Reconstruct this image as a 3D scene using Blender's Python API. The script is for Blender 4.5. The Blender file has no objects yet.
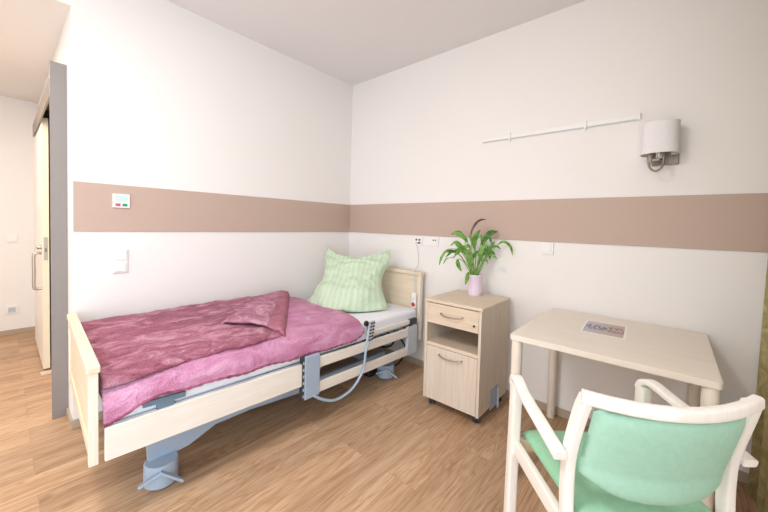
import bpy, bmesh, math, random
from mathutils import Vector, Matrix, noise
random.seed(7)
C = bpy.context.scene.collection
PI = math.pi

# ------------------------------------------------------------------ materials
def lin(h):
    if isinstance(h, str):
        h = [int(h[i:i+2], 16) / 255 for i in (0, 2, 4)]
    return tuple((c / 12.92 if c <= .04045 else ((c + .055) / 1.055) ** 2.4) for c in h) + (1,)

class NT:
    def __init__(s, name):
        s.m = bpy.data.materials.new(name); s.m.use_nodes = True
        s.t = s.m.node_tree; s.b = s.t.nodes['Principled BSDF']
    def n(s, typ, **k):
        nd = s.t.nodes.new(typ)
        for a, v in k.items():
            if a.startswith('i_'): nd.inputs[a[2:].replace('_', ' ')].default_value = v
            else: setattr(nd, a, v)
        return nd
    def l(s, a, b): s.t.links.new(a, b)
    def coord(s, scale=(1, 1, 1), kind='Object', rot=(0, 0, 0)):
        tc = s.n('ShaderNodeTexCoord'); mp = s.n('ShaderNodeMapping')
        mp.inputs['Scale'].default_value = scale; mp.inputs['Rotation'].default_value = rot
        s.l(tc.outputs[kind], mp.inputs['Vector']); return mp.outputs['Vector']
    def ramp(s, fac, stops):
        r = s.n('ShaderNodeValToRGB'); e = r.color_ramp.elements
        e[0].position, e[0].color = stops[0]; e[1].position, e[1].color = stops[-1]
        for p, c in stops[1:-1]:
            x = e.new(p); x.color = c
        s.l(fac, r.inputs['Fac']); return r.outputs['Color']
    def bump(s, h, strength=.2, dist=.01):
        b = s.n('ShaderNodeBump'); b.inputs['Strength'].default_value = strength
        b.inputs['Distance'].default_value = dist
        s.l(h, b.inputs['Height']); s.l(b.outputs['Normal'], s.b.inputs['Normal'])
    def mix(s, fac, a, b, blend='MIX'):
        m = s.n('ShaderNodeMix'); m.data_type = 'RGBA'; m.blend_type = blend
        for sock, v in ((m.inputs[0], fac), (m.inputs[6], a), (m.inputs[7], b)):
            if hasattr(v, 'is_linked') or hasattr(v, 'links'): s.l(v, sock)
            else: sock.default_value = v
        return m.outputs[2]

def plain(name, col, rough=.5, metal=0, spec=.5, noise_amt=0.0):
    t = NT(name); t.b.inputs['Roughness'].default_value = rough
    t.b.inputs['Metallic'].default_value = metal
    t.b.inputs['Specular IOR Level'].default_value = spec
    c = lin(col)
    nz = t.n('ShaderNodeTexNoise'); nz.inputs['Scale'].default_value = 35
    t.l(t.coord(), nz.inputs['Vector'])
    k = 1 - max(noise_amt, .02)
    t.l(t.ramp(nz.outputs['Fac'], [(0.3, (c[0]*k, c[1]*k, c[2]*k, 1)), (.7, c)]), t.b.inputs['Base Color'])
    return t.m

def wood(name, c1, c2, axis='z', rough=.45, scale=1.0, fine=1.0):
    t = NT(name); t.b.inputs['Roughness'].default_value = rough
    t.b.inputs['Specular IOR Level'].default_value = .35
    s = {'x': (1.2, 22, 22), 'y': (22, 1.2, 22), 'z': (22, 22, 1.2)}[axis]
    v = t.coord(tuple(q * scale for q in s))
    n1 = t.n('ShaderNodeTexNoise'); n1.inputs['Scale'].default_value = 1.6
    n1.inputs['Detail'].default_value = 5; n1.inputs['Distortion'].default_value = .6
    t.l(v, n1.inputs['Vector'])
    n2 = t.n('ShaderNodeTexNoise'); n2.inputs['Scale'].default_value = 7 * fine
    n2.inputs['Detail'].default_value = 3; t.l(v, n2.inputs['Vector'])
    a = t.ramp(n1.outputs['Fac'], [(.3, lin(c2)), (.62, lin(c1))])
    b = t.ramp(n2.outputs['Fac'], [(.3, lin(c2)), (.6, lin(c1))])
    t.l(t.mix(.4, a, b), t.b.inputs['Base Color'])
    t.bump(n2.outputs['Fac'], .05, .002)
    return t.m

def paint(name, col, rough=.75):
    t = NT(name); t.b.inputs['Roughness'].default_value = rough
    t.b.inputs['Specular IOR Level'].default_value = .25
    t.b.inputs['Base Color'].default_value = lin(col)
    nz = t.n('ShaderNodeTexNoise'); nz.inputs['Scale'].default_value = 260
    nz.inputs['Detail'].default_value = 3
    t.l(t.coord(), nz.inputs['Vector']); t.bump(nz.outputs['Fac'], .06, .003)
    return t.m

M = {}
M['wall'] = paint('wall_paint', 'F2EEEA')
M['ceiling'] = paint('ceiling_paint', 'EAE8E8')
M['stripe'] = paint('taupe_board', 'C3AC9E', .55)
M['base'] = paint('baseboard_paint', 'B5A48F', .5)
M['base_light'] = paint('baseboard_edge', 'D9CBB5', .5)
M['greypost'] = plain('grey_metal', '8E8784', .45, .1)
M['trackgrey'] = plain('track_grey', '8A7F75', .45, .1)
M['doorleaf'] = plain('door_laminate', 'F3EEE6', .45)
M['dooredge'] = plain('door_edge', 'E6DABF', .5)
M['steel'] = plain('brushed_steel', 'B5ADA2', .28, .9)
M['chrome'] = plain('satin_nickel', '8F857B', .42, .7)
M['plastic'] = plain('white_plastic', 'F4F3F0', .35)
M['white'] = plain('white_lacquer', 'F4F1EC', .4)
M['black'] = plain('black_plastic', '1E1D20', .5)
M['dark'] = plain('dark_grey_plastic', '3A3C42', .55)
M['bluegrey'] = plain('blue_grey_powdercoat', 'A9BBCF', .4, .05)
M['bluegrey_d'] = plain('blue_grey_frame', '6E8598', .45, .1)
M['lightgrey'] = plain('light_grey_plastic', 'C6CCD4', .4)
M['red'] = plain('red_plastic', 'B8323C', .4)
M['redbrown'] = plain('dark_red_mark', '7C3B3F', .5)
M['pink'] = plain('pink_button', 'D2566E', .4)
M['green_b'] = plain('green_button', '2F9A78', .4)
M['lcd'] = plain('pale_display', 'C9E6DF', .3)
M['beech_z'] = wood('limed_beech_upright', 'F1E9DD', 'E8DAC6', 'z')
M['beech_y'] = wood('limed_beech_long', 'F1ECE4', 'E7DED0', 'y')
M['beech_x'] = wood('limed_beech_cross', 'EEDEC6', 'E2CCAD', 'x')
M['oak_z'] = wood('pale_oak_upright', 'DDD0C0', 'CDBDA9', 'z', .5, 1.2)
M['oak_x'] = wood('pale_oak_top', 'E0CFB9', 'D1BDA4', 'x', .5, 1.2)
M['table'] = wood('cream_table_top', 'ECE1D5', 'E6D9CB', 'x', .38, .8)
M['chairwood'] = wood('whitewashed_beech', 'F6F2EC', 'EDE6DB', 'z', .42, .8)

# floor
def floor_mat():
    t = NT('oak_vinyl_planks'); t.b.inputs['Specular IOR Level'].default_value = .35
    v = t.coord((1, 1, 1), rot=(0, 0, PI/2))
    br = t.n('ShaderNodeTexBrick'); br.offset = .37; br.offset_frequency = 2
    for k, x in (('Scale', 1), ('Mortar Size', .0016), ('Mortar Smooth', .2), ('Bias', 0), ('Brick Width', 1.22), ('Row Height', .182)):
        br.inputs[k].default_value = x
    br.inputs['Color1'].default_value = (0, 0, 0, 1); br.inputs['Color2'].default_value = (1, 1, 1, 1)
    br.inputs['Mortar'].default_value = (.5, .5, .5, 1)
    t.l(v, br.inputs['Vector'])
    tone = br.outputs['Color']
    # shift the grain per plank
    sep = t.n('ShaderNodeSeparateColor'); t.l(tone, sep.inputs[0])
    mul = t.n('ShaderNodeMath', operation='MULTIPLY'); mul.inputs[1].default_value = 13.7
    t.l(sep.outputs[0], mul.inputs[0])
    cmb = t.n('ShaderNodeCombineXYZ'); t.l(mul.outputs[0], cmb.inputs[0]); t.l(mul.outputs[0], cmb.inputs[1]); t.l(mul.outputs[0], cmb.inputs[2])
    add = t.n('ShaderNodeVectorMath', operation='ADD'); t.l(t.coord((1, 1, 1)), add.inputs[0]); t.l(cmb.outputs[0], add.inputs[1])
    mp = t.n('ShaderNodeMapping'); mp.inputs['Scale'].default_value = (9, .9, 9); t.l(add.outputs[0], mp.inputs['Vector'])
    n1 = t.n('ShaderNodeTexNoise'); n1.inputs['Scale'].default_value = 1.1; n1.inputs['Detail'].default_value = 4; n1.inputs['Distortion'].default_value = 1.1
    t.l(mp.outputs[0], n1.inputs['Vector'])
    # cathedral rings from the low frequency field
    m2 = t.n('ShaderNodeMath', operation='MULTIPLY'); m2.inputs[1].default_value = 70; t.l(n1.outputs['Fac'], m2.inputs[0])
    sn = t.n('ShaderNodeMath', operation='SINE'); t.l(m2.outputs[0], sn.inputs[0])
    mr = t.n('ShaderNodeMapRange'); t.l(sn.outputs[0], mr.inputs['Value']); mr.inputs['From Min'].default_value = -1
    mp2 = t.n('ShaderNodeMapping'); mp2.inputs['Scale'].default_value = (60, 2.2, 60); t.l(add.outputs[0], mp2.inputs['Vector'])
    n2 = t.n('ShaderNodeTexNoise'); n2.inputs['Scale'].default_value = 2; n2.inputs['Detail'].default_value = 5; t.l(mp2.outputs[0], n2.inputs['Vector'])
    base = t.ramp(n1.outputs['Fac'], [(.28, lin('9A7353')), (.48, lin('BD9877')), (.7, lin('D8BC9D'))])
    fine = t.ramp(n2.outputs['Fac'], [(.3, lin('87623F')), (.52, lin('C4A180')), (.72, lin('DFC5A6'))])
    rings = t.ramp(mr.outputs[0], [(0, lin('94704F')), (.35, lin('C3A080')), (1, lin('D3B696'))])
    c = t.mix(.45, base, fine); c = t.mix(.3, c, rings)
    plank = t.ramp(tone, [(0, (.84, .81, .79, 1)), (1, (1.08, 1.05, 1.02, 1))])
    c = t.mix(1.0, c, plank, 'MULTIPLY')
    seam = t.ramp(br.outputs['Fac'], [(0, (1, 1, 1, 1)), (1, (.86, .83, .8, 1))])
    c = t.mix(1.0, c, seam, 'MULTIPLY')
    t.l(c, t.b.inputs['Base Color'])
    t.b.inputs['Roughness'].default_value = .42
    t.bump(n2.outputs['Fac'], .08, .002)
    return t.m
M['floor'] = floor_mat()

def plush(name, c1, c2, c3, sc=1.0, stretch=(7, 3.2, 7)):
    t = NT(name); t.b.inputs['Roughness'].default_value = .85
    t.b.inputs['Specular IOR Level'].default_value = .2
    t.b.inputs['Sheen Weight'].default_value = .25
    t.b.inputs['Sheen Roughness'].default_value = .4
    t.b.inputs['Sheen Tint'].default_value = lin('F2C6D6')
    n1 = t.n('ShaderNodeTexNoise'); n1.inputs['Scale'].default_value = 1.6 * sc; n1.inputs['Detail'].default_value = 5; n1.inputs['Distortion'].default_value = 1.4
    n1.inputs['Roughness'].default_value = .65
    t.l(t.coord(stretch), n1.inputs['Vector'])
    n2 = t.n('ShaderNodeTexNoise'); n2.inputs['Scale'].default_value = 130; n2.inputs['Detail'].default_value = 2
    t.l(t.coord(), n2.inputs['Vector'])
    a = t.ramp(n1.outputs['Fac'], [(.36, lin(c1)), (.5, lin(c2)), (.66, lin(c3))])
    b = t.ramp(n2.outputs['Fac'], [(.3, lin(c1)), (.7, lin(c3))])
    t.l(t.mix(.25, a, b), t.b.inputs['Base Color'])
    mx = t.n('ShaderNodeMath', operation='ADD'); t.l(n1.outputs['Fac'], mx.inputs[0])
    ml = t.n('ShaderNodeMath', operation='MULTIPLY'); ml.inputs[1].default_value = .25; t.l(n2.outputs['Fac'], ml.inputs[0]); t.l(ml.outputs[0], mx.inputs[1])
    t.bump(mx.outputs[0], .9, .03)
    return t.m
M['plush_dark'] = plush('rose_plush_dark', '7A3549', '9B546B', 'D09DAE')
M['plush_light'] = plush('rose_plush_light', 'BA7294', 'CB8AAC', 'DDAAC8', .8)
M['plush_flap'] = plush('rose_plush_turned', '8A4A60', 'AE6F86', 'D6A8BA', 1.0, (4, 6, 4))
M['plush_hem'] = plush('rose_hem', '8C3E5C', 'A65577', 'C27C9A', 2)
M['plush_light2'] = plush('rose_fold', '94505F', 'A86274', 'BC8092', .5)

def fabric(name, c1, c2, sc=300, rough=.8):
    t = NT(name); t.b.inputs['Roughness'].default_value = rough; t.b.inputs['Specular IOR Level'].default_value = .3
    n1 = t.n('ShaderNodeTexNoise'); n1.inputs['Scale'].default_value = sc; t.l(t.coord(), n1.inputs['Vector'])
    t.l(t.ramp(n1.outputs['Fac'], [(.35, lin(c2)), (.65, lin(c1))]), t.b.inputs['Base Color'])
    t.bump(n1.outputs['Fac'], .12, .002)
    return t.m
M['sheet'] = fabric('white_cotton_sheet', 'F7F8FC', 'EFF1F8')
M['shade'] = fabric('white_linen_shade', 'F1EEEE', 'E6E2E3', 400)
M['upholstery'] = fabric('mint_green_vinyl', 'A6D2BC', 'A1CDB7', 60, .5)
M['upholstery_s'] = fabric('mint_green_vinyl_seat', '98CBA8', '93C5A2', 60, .5)

def pillow_mat():
    t = NT('green_satin_stripe'); t.b.inputs['Roughness'].default_value = .6
    uv = t.n('ShaderNodeUVMap'); uv.uv_map = 'UVMap'
    w = t.n('ShaderNodeTexWave', wave_type='BANDS', bands_direction='X'); w.inputs['Scale'].default_value = 4.6
    w.inputs['Distortion'].default_value = .15
    t.l(uv.outputs[0], w.inputs['Vector'])
    n1 = t.n('ShaderNodeTexNoise'); n1.inputs['Scale'].default_value = 60; t.l(uv.outputs[0], n1.inputs['Vector'])
    st = t.ramp(w.outputs['Fac'], [(.4, lin('C6DBBC')), (.6, lin('CFE2C5'))])
    t.l(t.mix(.12, st, n1.outputs['Color'], 'SOFT_LIGHT'), t.b.inputs['Base Color'])
    n3 = t.n('ShaderNodeTexNoise'); n3.inputs['Scale'].default_value = 7; n3.inputs['Detail'].default_value = 3; n3.inputs['Distortion'].default_value = 1.2
    t.l(uv.outputs[0], n3.inputs['Vector']); t.bump(n3.outputs['Fac'], .8, .03)
    return t.m
M['pillow'] = pillow_mat()

def curtain_mat():
    t = NT('olive_woven_curtain'); t.b.inputs['Roughness'].default_value = .9
    n1 = t.n('ShaderNodeTexNoise'); n1.inputs['Scale'].default_value = 18; n1.inputs['Detail'].default_value = 6; n1.inputs['Distortion'].default_value = 2
    t.l(t.coord((1, 1, .6)), n1.inputs['Vector'])
    n2 = t.n('ShaderNodeTexNoise'); n2.inputs['Scale'].default_value = 1; t.l(t.coord((400, 400, 160)), n2.inputs['Vector'])
    a = t.ramp(n1.outputs['Fac'], [(.35, lin('8C8452')), (.5, lin('A89E6C')), (.65, lin('C0B684'))])
    b = t.ramp(n2.outputs['Fac'], [(.3, lin('7C7347')), (.7, lin('BAB080'))])
    t.l(t.mix(.35, a, b), t.b.inputs['Base Color']); t.bump(n2.outputs['Fac'], .3, .002)
    return t.m
M['curtain'] = curtain_mat()

def leaf_mat(name, c1, c2):
    t = NT(name); t.b.inputs['Roughness'].default_value = .4
    n1 = t.n('ShaderNodeTexNoise'); n1.inputs['Scale'].default_value = 30; t.l(t.coord(), n1.inputs['Vector'])
    t.l(t.ramp(n1.outputs['Fac'], [(.35, lin(c1)), (.65, lin(c2))]), t.b.inputs['Base Color'])
    t.b.inputs['Transmission Weight'].default_value = 0
    return t.m
M['leaf'] = leaf_mat('leaf_green', '4A862E', '82B04E')
M['leaf_d'] = leaf_mat('leaf_dark', '376429', '5A8B3C')
M['leaf_b'] = leaf_mat('leaf_withered', '4A3526', '6E5638')
M['stem'] = leaf_mat('stem_green', '6FA045', '93BF5E')
M['pot'] = plain('lilac_ceramic', 'F2E0F2', .35)
M['soil'] = plain('potting_soil', '4A3A2E', .9, 0, .2, .4)

def photo_mat():
    # a small group-photo print: sky tone, bluish left, brown right, a row of dark figures, white border is its own mesh
    t = NT('printed_photo'); t.b.inputs['Roughness'].default_value = .3
    uv = t.n('ShaderNodeUVMap'); uv.uv_map = 'UVMap'
    sp = t.n('ShaderNodeSeparateXYZ'); t.l(uv.outputs[0], sp.inputs[0])
    bg = t.ramp(sp.outputs['X'], [(0, lin('B9B2C4')), (.5, lin('B5AAA6')), (1, lin('BE9486'))])
    mp = t.n('ShaderNodeMapping'); mp.inputs['Scale'].default_value = (13, 5, 1); t.l(uv.outputs[0], mp.inputs['Vector'])
    vo = t.n('ShaderNodeTexNoise'); vo.inputs['Scale'].default_value = 1; vo.inputs['Detail'].default_value = 4; t.l(mp.outputs[0], vo.inputs['Vector'])
    band = t.ramp(sp.outputs['Y'], [(.18, (0, 0, 0, 1)), (.42, (1, 1, 1, 1)), (.62, (1, 1, 1, 1)), (.82, (0, 0, 0, 1))])
    blob = t.ramp(vo.outputs['Fac'], [(.42, (0, 0, 0, 1)), (.52, (1, 1, 1, 1))])
    k = t.mix(1, band, blob, 'MULTIPLY')
    fig = t.ramp(sp.outputs['X'], [(0, lin('4E4C72')), (.5, lin('4C4444')), (1, lin('6E3E3C'))])
    t.l(t.mix(k, bg, fig), t.b.inputs['Base Color'])
    return t.m
M['photo'] = photo_mat()

# ------------------------------------------------------------------ mesh helpers
def bx(bm, x0, x1, y0, y1, z0, z1, bev=0, seg=2):
    vs = [bm.verts.new(p) for p in ((x0,y0,z0),(x1,y0,z0),(x1,y1,z0),(x0,y1,z0),(x0,y0,z1),(x1,y0,z1),(x1,y1,z1),(x0,y1,z1))]
    fs = [bm.faces.new([vs[i] for i in f]) for f in ((3,2,1,0),(4,5,6,7),(0,1,5,4),(1,2,6,5),(2,3,7,6),(3,0,4,7))]
    if bev > 0:
        ed = list({e for f in fs for e in f.edges})
        bmesh.ops.bevel(bm, geom=ed, offset=bev, segments=seg, affect='EDGES', profile=.5)
    return vs

def frames(path, up=Vector((0, 0, 1)), transport=False):
    out = []; n = len(path)
    if transport:
        r = None
        for i in range(n):
            t = (path[min(i+1, n-1)] - path[max(i-1, 0)]).normalized()
            if r is None:
                r = t.cross(Vector((.31, .52, .79))).normalized()
            else:
                r = (r - t * r.dot(t)).normalized()
            out.append((t, r, r.cross(t).normalized()))
        return out
    for i in range(n):
        a = path[max(i-1, 0)]; b = path[min(i+1, n-1)]
        t = (b - a).normalized()
        r = t.cross(up)
        if r.length < 1e-4: r = Vector((1, 0, 0))
        r.normalize(); out.append((t, r, r.cross(t).normalized()))
    return out

def sweep(bm, path, prof, up=Vector((0, 0, 1)), scales=None, closed_profile=True, cap=True, transport=False):
    """sweep profile points (a along side, b along up) down a path"""
    path = [Vector(p) for p in path]; fr = frames(path, Vector(up), transport); rings = []
    for i, (p, (t, r, u)) in enumerate(zip(path, fr)):
        s = scales[i] if scales else (1, 1)
        if not isinstance(s, tuple): s = (s, s)
        rings.append([bm.verts.new(p + r * a * s[0] + u * b * s[1]) for a, b in prof])
    m = len(prof)
    for i in range(len(rings) - 1):
        for j in range(m if closed_profile else m - 1):
            k = (j + 1) % m
            bm.faces.new((rings[i][j], rings[i][k], rings[i+1][k], rings[i+1][j]))
    if cap and closed_profile:
        bm.faces.new(rings[0][::-1]); bm.faces.new(rings[-1])
    return rings

def circ(r, n=12, ry=None):
    ry = r if ry is None else ry
    return [(r * math.cos(2*PI*i/n), ry * math.sin(2*PI*i/n)) for i in range(n)]
def rrect(w, h, r, n=3):
    pts = []
    for cx, cy, a0 in ((w/2-r, h/2-r, 0), (-w/2+r, h/2-r, PI/2), (-w/2+r, -h/2+r, PI), (w/2-r, -h/2+r, 1.5*PI)):
        for i in range(n + 1):
            a = a0 + PI/2*i/n; pts.append((cx + r*math.cos(a), cy + r*math.sin(a)))
    return pts
def tube(bm, path, r, n=10): return sweep(bm, path, circ(r, n), transport=True)
def smooth_path(pts, k=6):
    P = [Vector(p) for p in pts]; P = [P[0]*2-P[1]] + P + [P[-1]*2-P[-2]]; out = []
    for i in range(1, len(P)-2):
        for j in range(k):
            t = j/k; a, b, c, d = P[i-1:i+3]
            out.append(.5*((2*b)+(c-a)*t+(2*a-5*b+4*c-d)*t*t+(3*b-a-3*c+d)*t**3))
    out.append(P[-2]); return out
def lathe(bm, cx, cy, prof, n=32, cap=True, ex=1, ey=1):
    rings = [[bm.verts.new((cx + r*ex*math.cos(2*PI*i/n), cy + r*ey*math.sin(2*PI*i/n), z)) for i in range(n)] for r, z in prof]
    for a, b in zip(rings, rings[1:]):
        for i in range(n):
            k = (i+1) % n; bm.faces.new((a[i], a[k], b[k], b[i]))
    if cap:
        bm.faces.new(rings[0][::-1]); bm.faces.new(rings[-1])
def prism(bm, pts, d):
    """closed polygon of 3D points pushed by vector d"""
    d = Vector(d); a = [bm.verts.new(p) for p in pts]; b = [bm.verts.new(Vector(p) + d) for p in pts]
    bm.faces.new(a); bm.faces.new(b[::-1]); n = len(pts)
    for i in range(n):
        bm.faces.new((a[i], a[(i+1) % n], b[(i+1) % n], b[i]))
def obj(name, bm, mat, parent=None, smooth=False, loc=None):
    bmesh.ops.recalc_face_normals(bm, faces=bm.faces)
    me = bpy.data.meshes.new(name); bm.to_mesh(me); bm.free()
    o = bpy.data.objects.new(name, me); C.objects.link(o)
    if mat: me.materials.append(M[mat] if isinstance(mat, str) else mat)
    if smooth:
        for p in me.polygons: p.use_smooth = True
        try:
            me.set_sharp_from_angle(angle=math.radians(smooth if smooth is not True else 50))
        except Exception: pass
    if parent is not None:
        o.parent = parent
    if loc: o.location = loc
    return o
def BM(): return bmesh.new()
def boxo(name, b, mat, parent=None, bev=0, smooth=False):
    bm = BM(); bx(bm, *b, bev=bev); return obj(name, bm, mat, parent, smooth)
def thing(name, label, cat, loc=(0, 0, 0), rotz=0, group=None):
    o = bpy.data.objects.new(name, None); C.objects.link(o)
    o.empty_display_size = .05
    o.location = loc; o.rotation_euler = (0, 0, rotz); o['label'] = label; o['category'] = cat
    if group: o['group'] = group
    return o
def tag(o, label, cat, group=None):
    o['label'] = label; o['category'] = cat
    if group: o['group'] = group
    return o
def struct(name, b, mat, bev=0):
    o = boxo(name, b, mat, None, bev); o['kind'] = 'structure'; return o
def put(o, loc):
    """re-origin a world-built mesh thing to loc"""
    v = Vector(loc); o.data.transform(Matrix.Translation(-v)); o.location = v; return o

# ------------------------------------------------------------------ room
H = 2.809; YL = -2.262; XR = 3.2; HC = 2.54; XH = -2.65; YB = -4.9
struct('floor', (XH-.15, XR+.15, YB, .15, -.1, 0), 'floor')
struct('ceiling', (-.13, XR+.15, YB, .15, H, H+.1), 'ceiling')
struct('ceiling_hall', (XH-.15, -.13, YB, .15, HC, HC+.1), 'wall')
struct('wall_back', (-.15, XR+.15, 0, .15, 0, H), 'wall')
struct('wall_left', (-.13, 0, YL, 0, 0, H), 'wall')
struct('wall_header', (-.13, 0, YB, YL, HC-.012, H), 'wall')
struct('wall_passage', (XH, -.13, YL, YL+.12, 0, HC), 'wall')
struct('wall_hall', (XH-.15, XH, YB, YL+.12, 0, HC), 'wall')
struct('wall_hall_light_block', (XH-.15, -.0, -4.15, -4.0, 0, HC), 'wall')  # unseen wall, added to keep world fill light out of the passage
# right wall with the wide window the daylight comes through
bm = BM()
wy0, wy1, wz0, wz1 = -4.7, -2.3, .12, 2.45
bx(bm, XR, XR+.15, wy1, 0, 0, H); bx(bm, XR, XR+.15, YB, wy0, 0, H)
bx(bm, XR, XR+.15, wy0, wy1, 0, wz0); bx(bm, XR, XR+.15, wy0, wy1, wz1, H)
o = obj('wall_right', bm, 'wall'); o['kind'] = 'structure'
bm = BM()
for y in (wy0, (wy0+wy1)/2-.04, wy1-.08): bx(bm, XR+.04, XR+.1, y, y+.08, wz0, wz1)
bx(bm, XR+.04, XR+.1, wy0, wy1, wz0, wz0+.08); bx(bm, XR+.04, XR+.1, wy0, wy1, wz1-.08, wz1)
o = obj('window_1', bm, 'white'); o['kind'] = 'structure'
# protective taupe boards
struct('trim_1', (0, .010, YL+.004, 0, 1.208, 1.507), 'stripe', .002)
struct('trim_2', (.010, XR, -.010, 0, 1.208, 1.507), 'stripe', .002)
# baseboards
def baseboard(name, x0, x1, y0, y1):
    o = struct(name, (x0, x1, y0, y1, 0, .055), 'base', .003); return o
baseboard('baseboard_back', 0, XR, -.014, 0)
baseboard('baseboard_left', 0, .014, YL-.012, -.014)
baseboard('baseboard_passage', -.2, 0, YL-.012, YL)
baseboard('baseboard_hall', XH, XH+.014, YB, YL)
baseboard('baseboard_right', XR-.014, XR, wy1, -.014)

# sliding door of the passage: grey end post, top track, leaf
struct('trim_3', (-.236, -.212, -2.338, YL, 0, 2.25), 'greypost', .002)
bm = BM(); bx(bm, -1.95, -.236, -2.336, -2.326, 2.05, 2.165); bx(bm, -1.95, -.236, -2.326, YL, 2.157, 2.165)
o = obj('trim_4', bm, 'trackgrey'); o['kind'] = 'structure'
door = struct('door_1', (-2.19, -1.17, -2.322, -2.282, .025, 2.09), 'doorleaf', .002)
boxo('door_edge', (-1.172, -1.168, -2.3215, -2.2825, .03, 2.085), 'dooredge', door)
boxo('roller', (-1.3, -1.18, -2.318, -2.28, 2.09, 2.157), 'black', door)
bm = BM(); tube(bm, smooth_path([(-1.23, -2.322, .985), (-1.23, -2.35, .985), (-1.23, -2.368, .965), (-1.23, -2.368, .835), (-1.23, -2.368, .71), (-1.23, -2.35, .69), (-1.23, -2.322, .69)], 5), .011)
hd = obj('handle', bm, 'steel', door, True)
boxo('lock_plate', (-1.1685, -1.1655, -2.313, -2.291, .93, 1.12), 'steel', door, .001)
boxo('keyhole', (-1.166, -1.1645, -2.305, -2.298, 1.0, 1.03), 'dark', door)
bm = BM(); lathe(bm, 0, 0, [(.016, 0), (.016, .025), (.01, .03)], 14)
kn = obj('thumb_turn', bm, 'steel', door, True); kn.rotation_euler = (PI/2, 0, 0); kn.location = (-1.225, -2.322, 1.035)
struct('trim_5', (-1.16, -1.1, -2.34, -2.27, 0, .012), 'base_light')

# ------------------------------------------------------------------ wall plates
def on_wall(axis, name, label, cat, a, z, w, h, d=.012, parts=()):
    """axis 'y': on back wall (a = x); 'x': on left wall (a = y); 'h': hall end wall; parts: (name, da, dz, w, h, mat, extra depth)"""
    base = {'y': Vector((a, 0, z)), 'x': Vector((0.010 if 1.2 < z < 1.5 else 0, a, z)), 'h': Vector((XH, a, z))}[axis]
    root = thing(name, label, cat, base)
    if axis != 'y': root.rotation_euler = (0, 0, PI/2)   # local x -> world y, local -y -> world +x
    boxo('cover_plate', (-w/2, w/2, -d, 0, -h/2, h/2), 'plastic', root, .002)
    for (n, da, dz, pw, ph, mt, e) in parts:
        boxo(n, (da-pw/2, da+pw/2, -d-e, -d+.001, dz-ph/2, dz+ph/2), mt, root, min(.0015, e/3))
    return root
on_wall('y', 'call_socket', 'square white nurse call socket with dark red symbols above the headboard', 'socket', .94, 1.153, .085, .085, .012,
        [('symbol', -.018, .014, .02, .018, 'redbrown', .001), ('symbol', .016, .014, .02, .018, 'redbrown', .001), ('symbol', .012, -.014, .03, .016, 'redbrown', .001), ('jack', -.018, -.018, .016, .014, 'lightgrey', .004)])
on_wall('y', 'wall_socket', 'wide white double socket plate between headboard and plant', 'socket', 1.085, 1.158, .15, .082, .012,
        [('outlet', -.037, 0, .058, .06, 'white', .004), ('outlet', .037, 0, .058, .06, 'white', .004), ('marking', .024, .012, .014, .014, 'dark', .0045), ('marking', .046, .012, .014, .014, 'dark', .0045)])
on_wall('y', 'light_switch', 'single white light switch on the wall between plant and table', 'switch', 2.05, 1.16, .08, .085, .012,
        [('rocker', -.002, .003, .058, .062, 'white', .007)])
on_wall('x', 'room_control', 'small white control with pale display and red and green buttons on taupe board', 'control panel', -2.03, 1.405, .088, .088, .012,
        [('display', 0, .014, .07, .042, 'lcd', .001), ('button', -.018, -.026, .026, .018, 'pink', .002), ('button', .018, -.026, .026, .018, 'green_b', .002)])
on_wall('x', 'rocker_switch', 'white double rocker switch below the taupe board at the foot of the bed', 'switch', -2.035, 1.014, .082, .152, .012,
        [('rocker', .004, .038, .058, .06, 'white', .008), ('rocker', 0, -.036, .058, .06, 'white', .008)])
on_wall('h', 'light_switch', 'white light switch on the passage wall left of the sliding door', 'switch', -2.467, 1.042, .082, .08, .012,
        [('rocker', 0, .002, .06, .058, 'white', .006)])
on_wall('h', 'wall_socket', 'white power socket low on the passage wall above the baseboard', 'socket', -2.473, .272, .085, .085, .012,
        [('outlet', 0, 0, .056, .056, 'lightgrey', .003), ('pin_hole', -.012, 0, .008, .008, 'dark', .0035), ('pin_hole', .012, 0, .008, .008, 'dark', .0035)])

# picture rail
pr = thing('picture_rail', 'slim white picture hanging rail mounted high beside the wall lamp', 'rail', (2.04, 0, 1.985))
bm = BM(); bx(bm, -.5, .495, -.012, 0, -.014, .02, bev=.0015); obj('rail_bar', bm, 'white', pr)
bm = BM(); bx(bm, -.5, .495, -.016, -.012, -.015, -.009); obj('groove_lip', bm, 'lightgrey', pr)
for x in (-.285, .213): boxo('rail_clip', (x-.006, x+.006, -.02, 0, -.03, .03), 'white', pr, .002)
boxo('end_cap', (.485, .5, -.018, 0, -.016, .026), 'white', pr, .002)

# wall lamp
lamp = thing('wall_lamp', 'wall lamp with white half-round fabric shade on a nickel bracket', 'lamp', (2.64, 0, 1.73))
bm = BM(); bx(bm, -.035, .085, -.018, 0, -.045, .035, bev=.003); obj('wall_plate', bm, 'chrome', lamp)
bm = BM()
bx(bm, -.008, .012, -.1, -.015, -.02, .005, bev=.002)
bx(bm, -.05, -.034, -.11, -.085, -.045, .03, bev=.002); bx(bm, -.05, .02, -.105, -.09, -.032, -.018, bev=.002)
bx(bm, .002, .014, -.105, -.09, -.03, .03)
obj('bracket_arm', bm, 'chrome', lamp)
bm = BM(); tube(bm, smooth_path([(-.046, -.1, .03), (-.046, -.105, -.03), (-.038, -.11, -.07), (-.012, -.112, -.09), (.014, -.11, -.07), (.02, -.105, -.03), (.02, -.1, .05)], 6), .0055)
obj('loop_tube', bm, 'chrome', lamp, True)
bm = BM(); lathe(bm, 0, -.085, [(.016, -.01), (.016, .05), (.012, .055)], 16); obj('lamp_socket', bm, 'white', lamp, True)
bm = BM()
prof = []
n = 40
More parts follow.
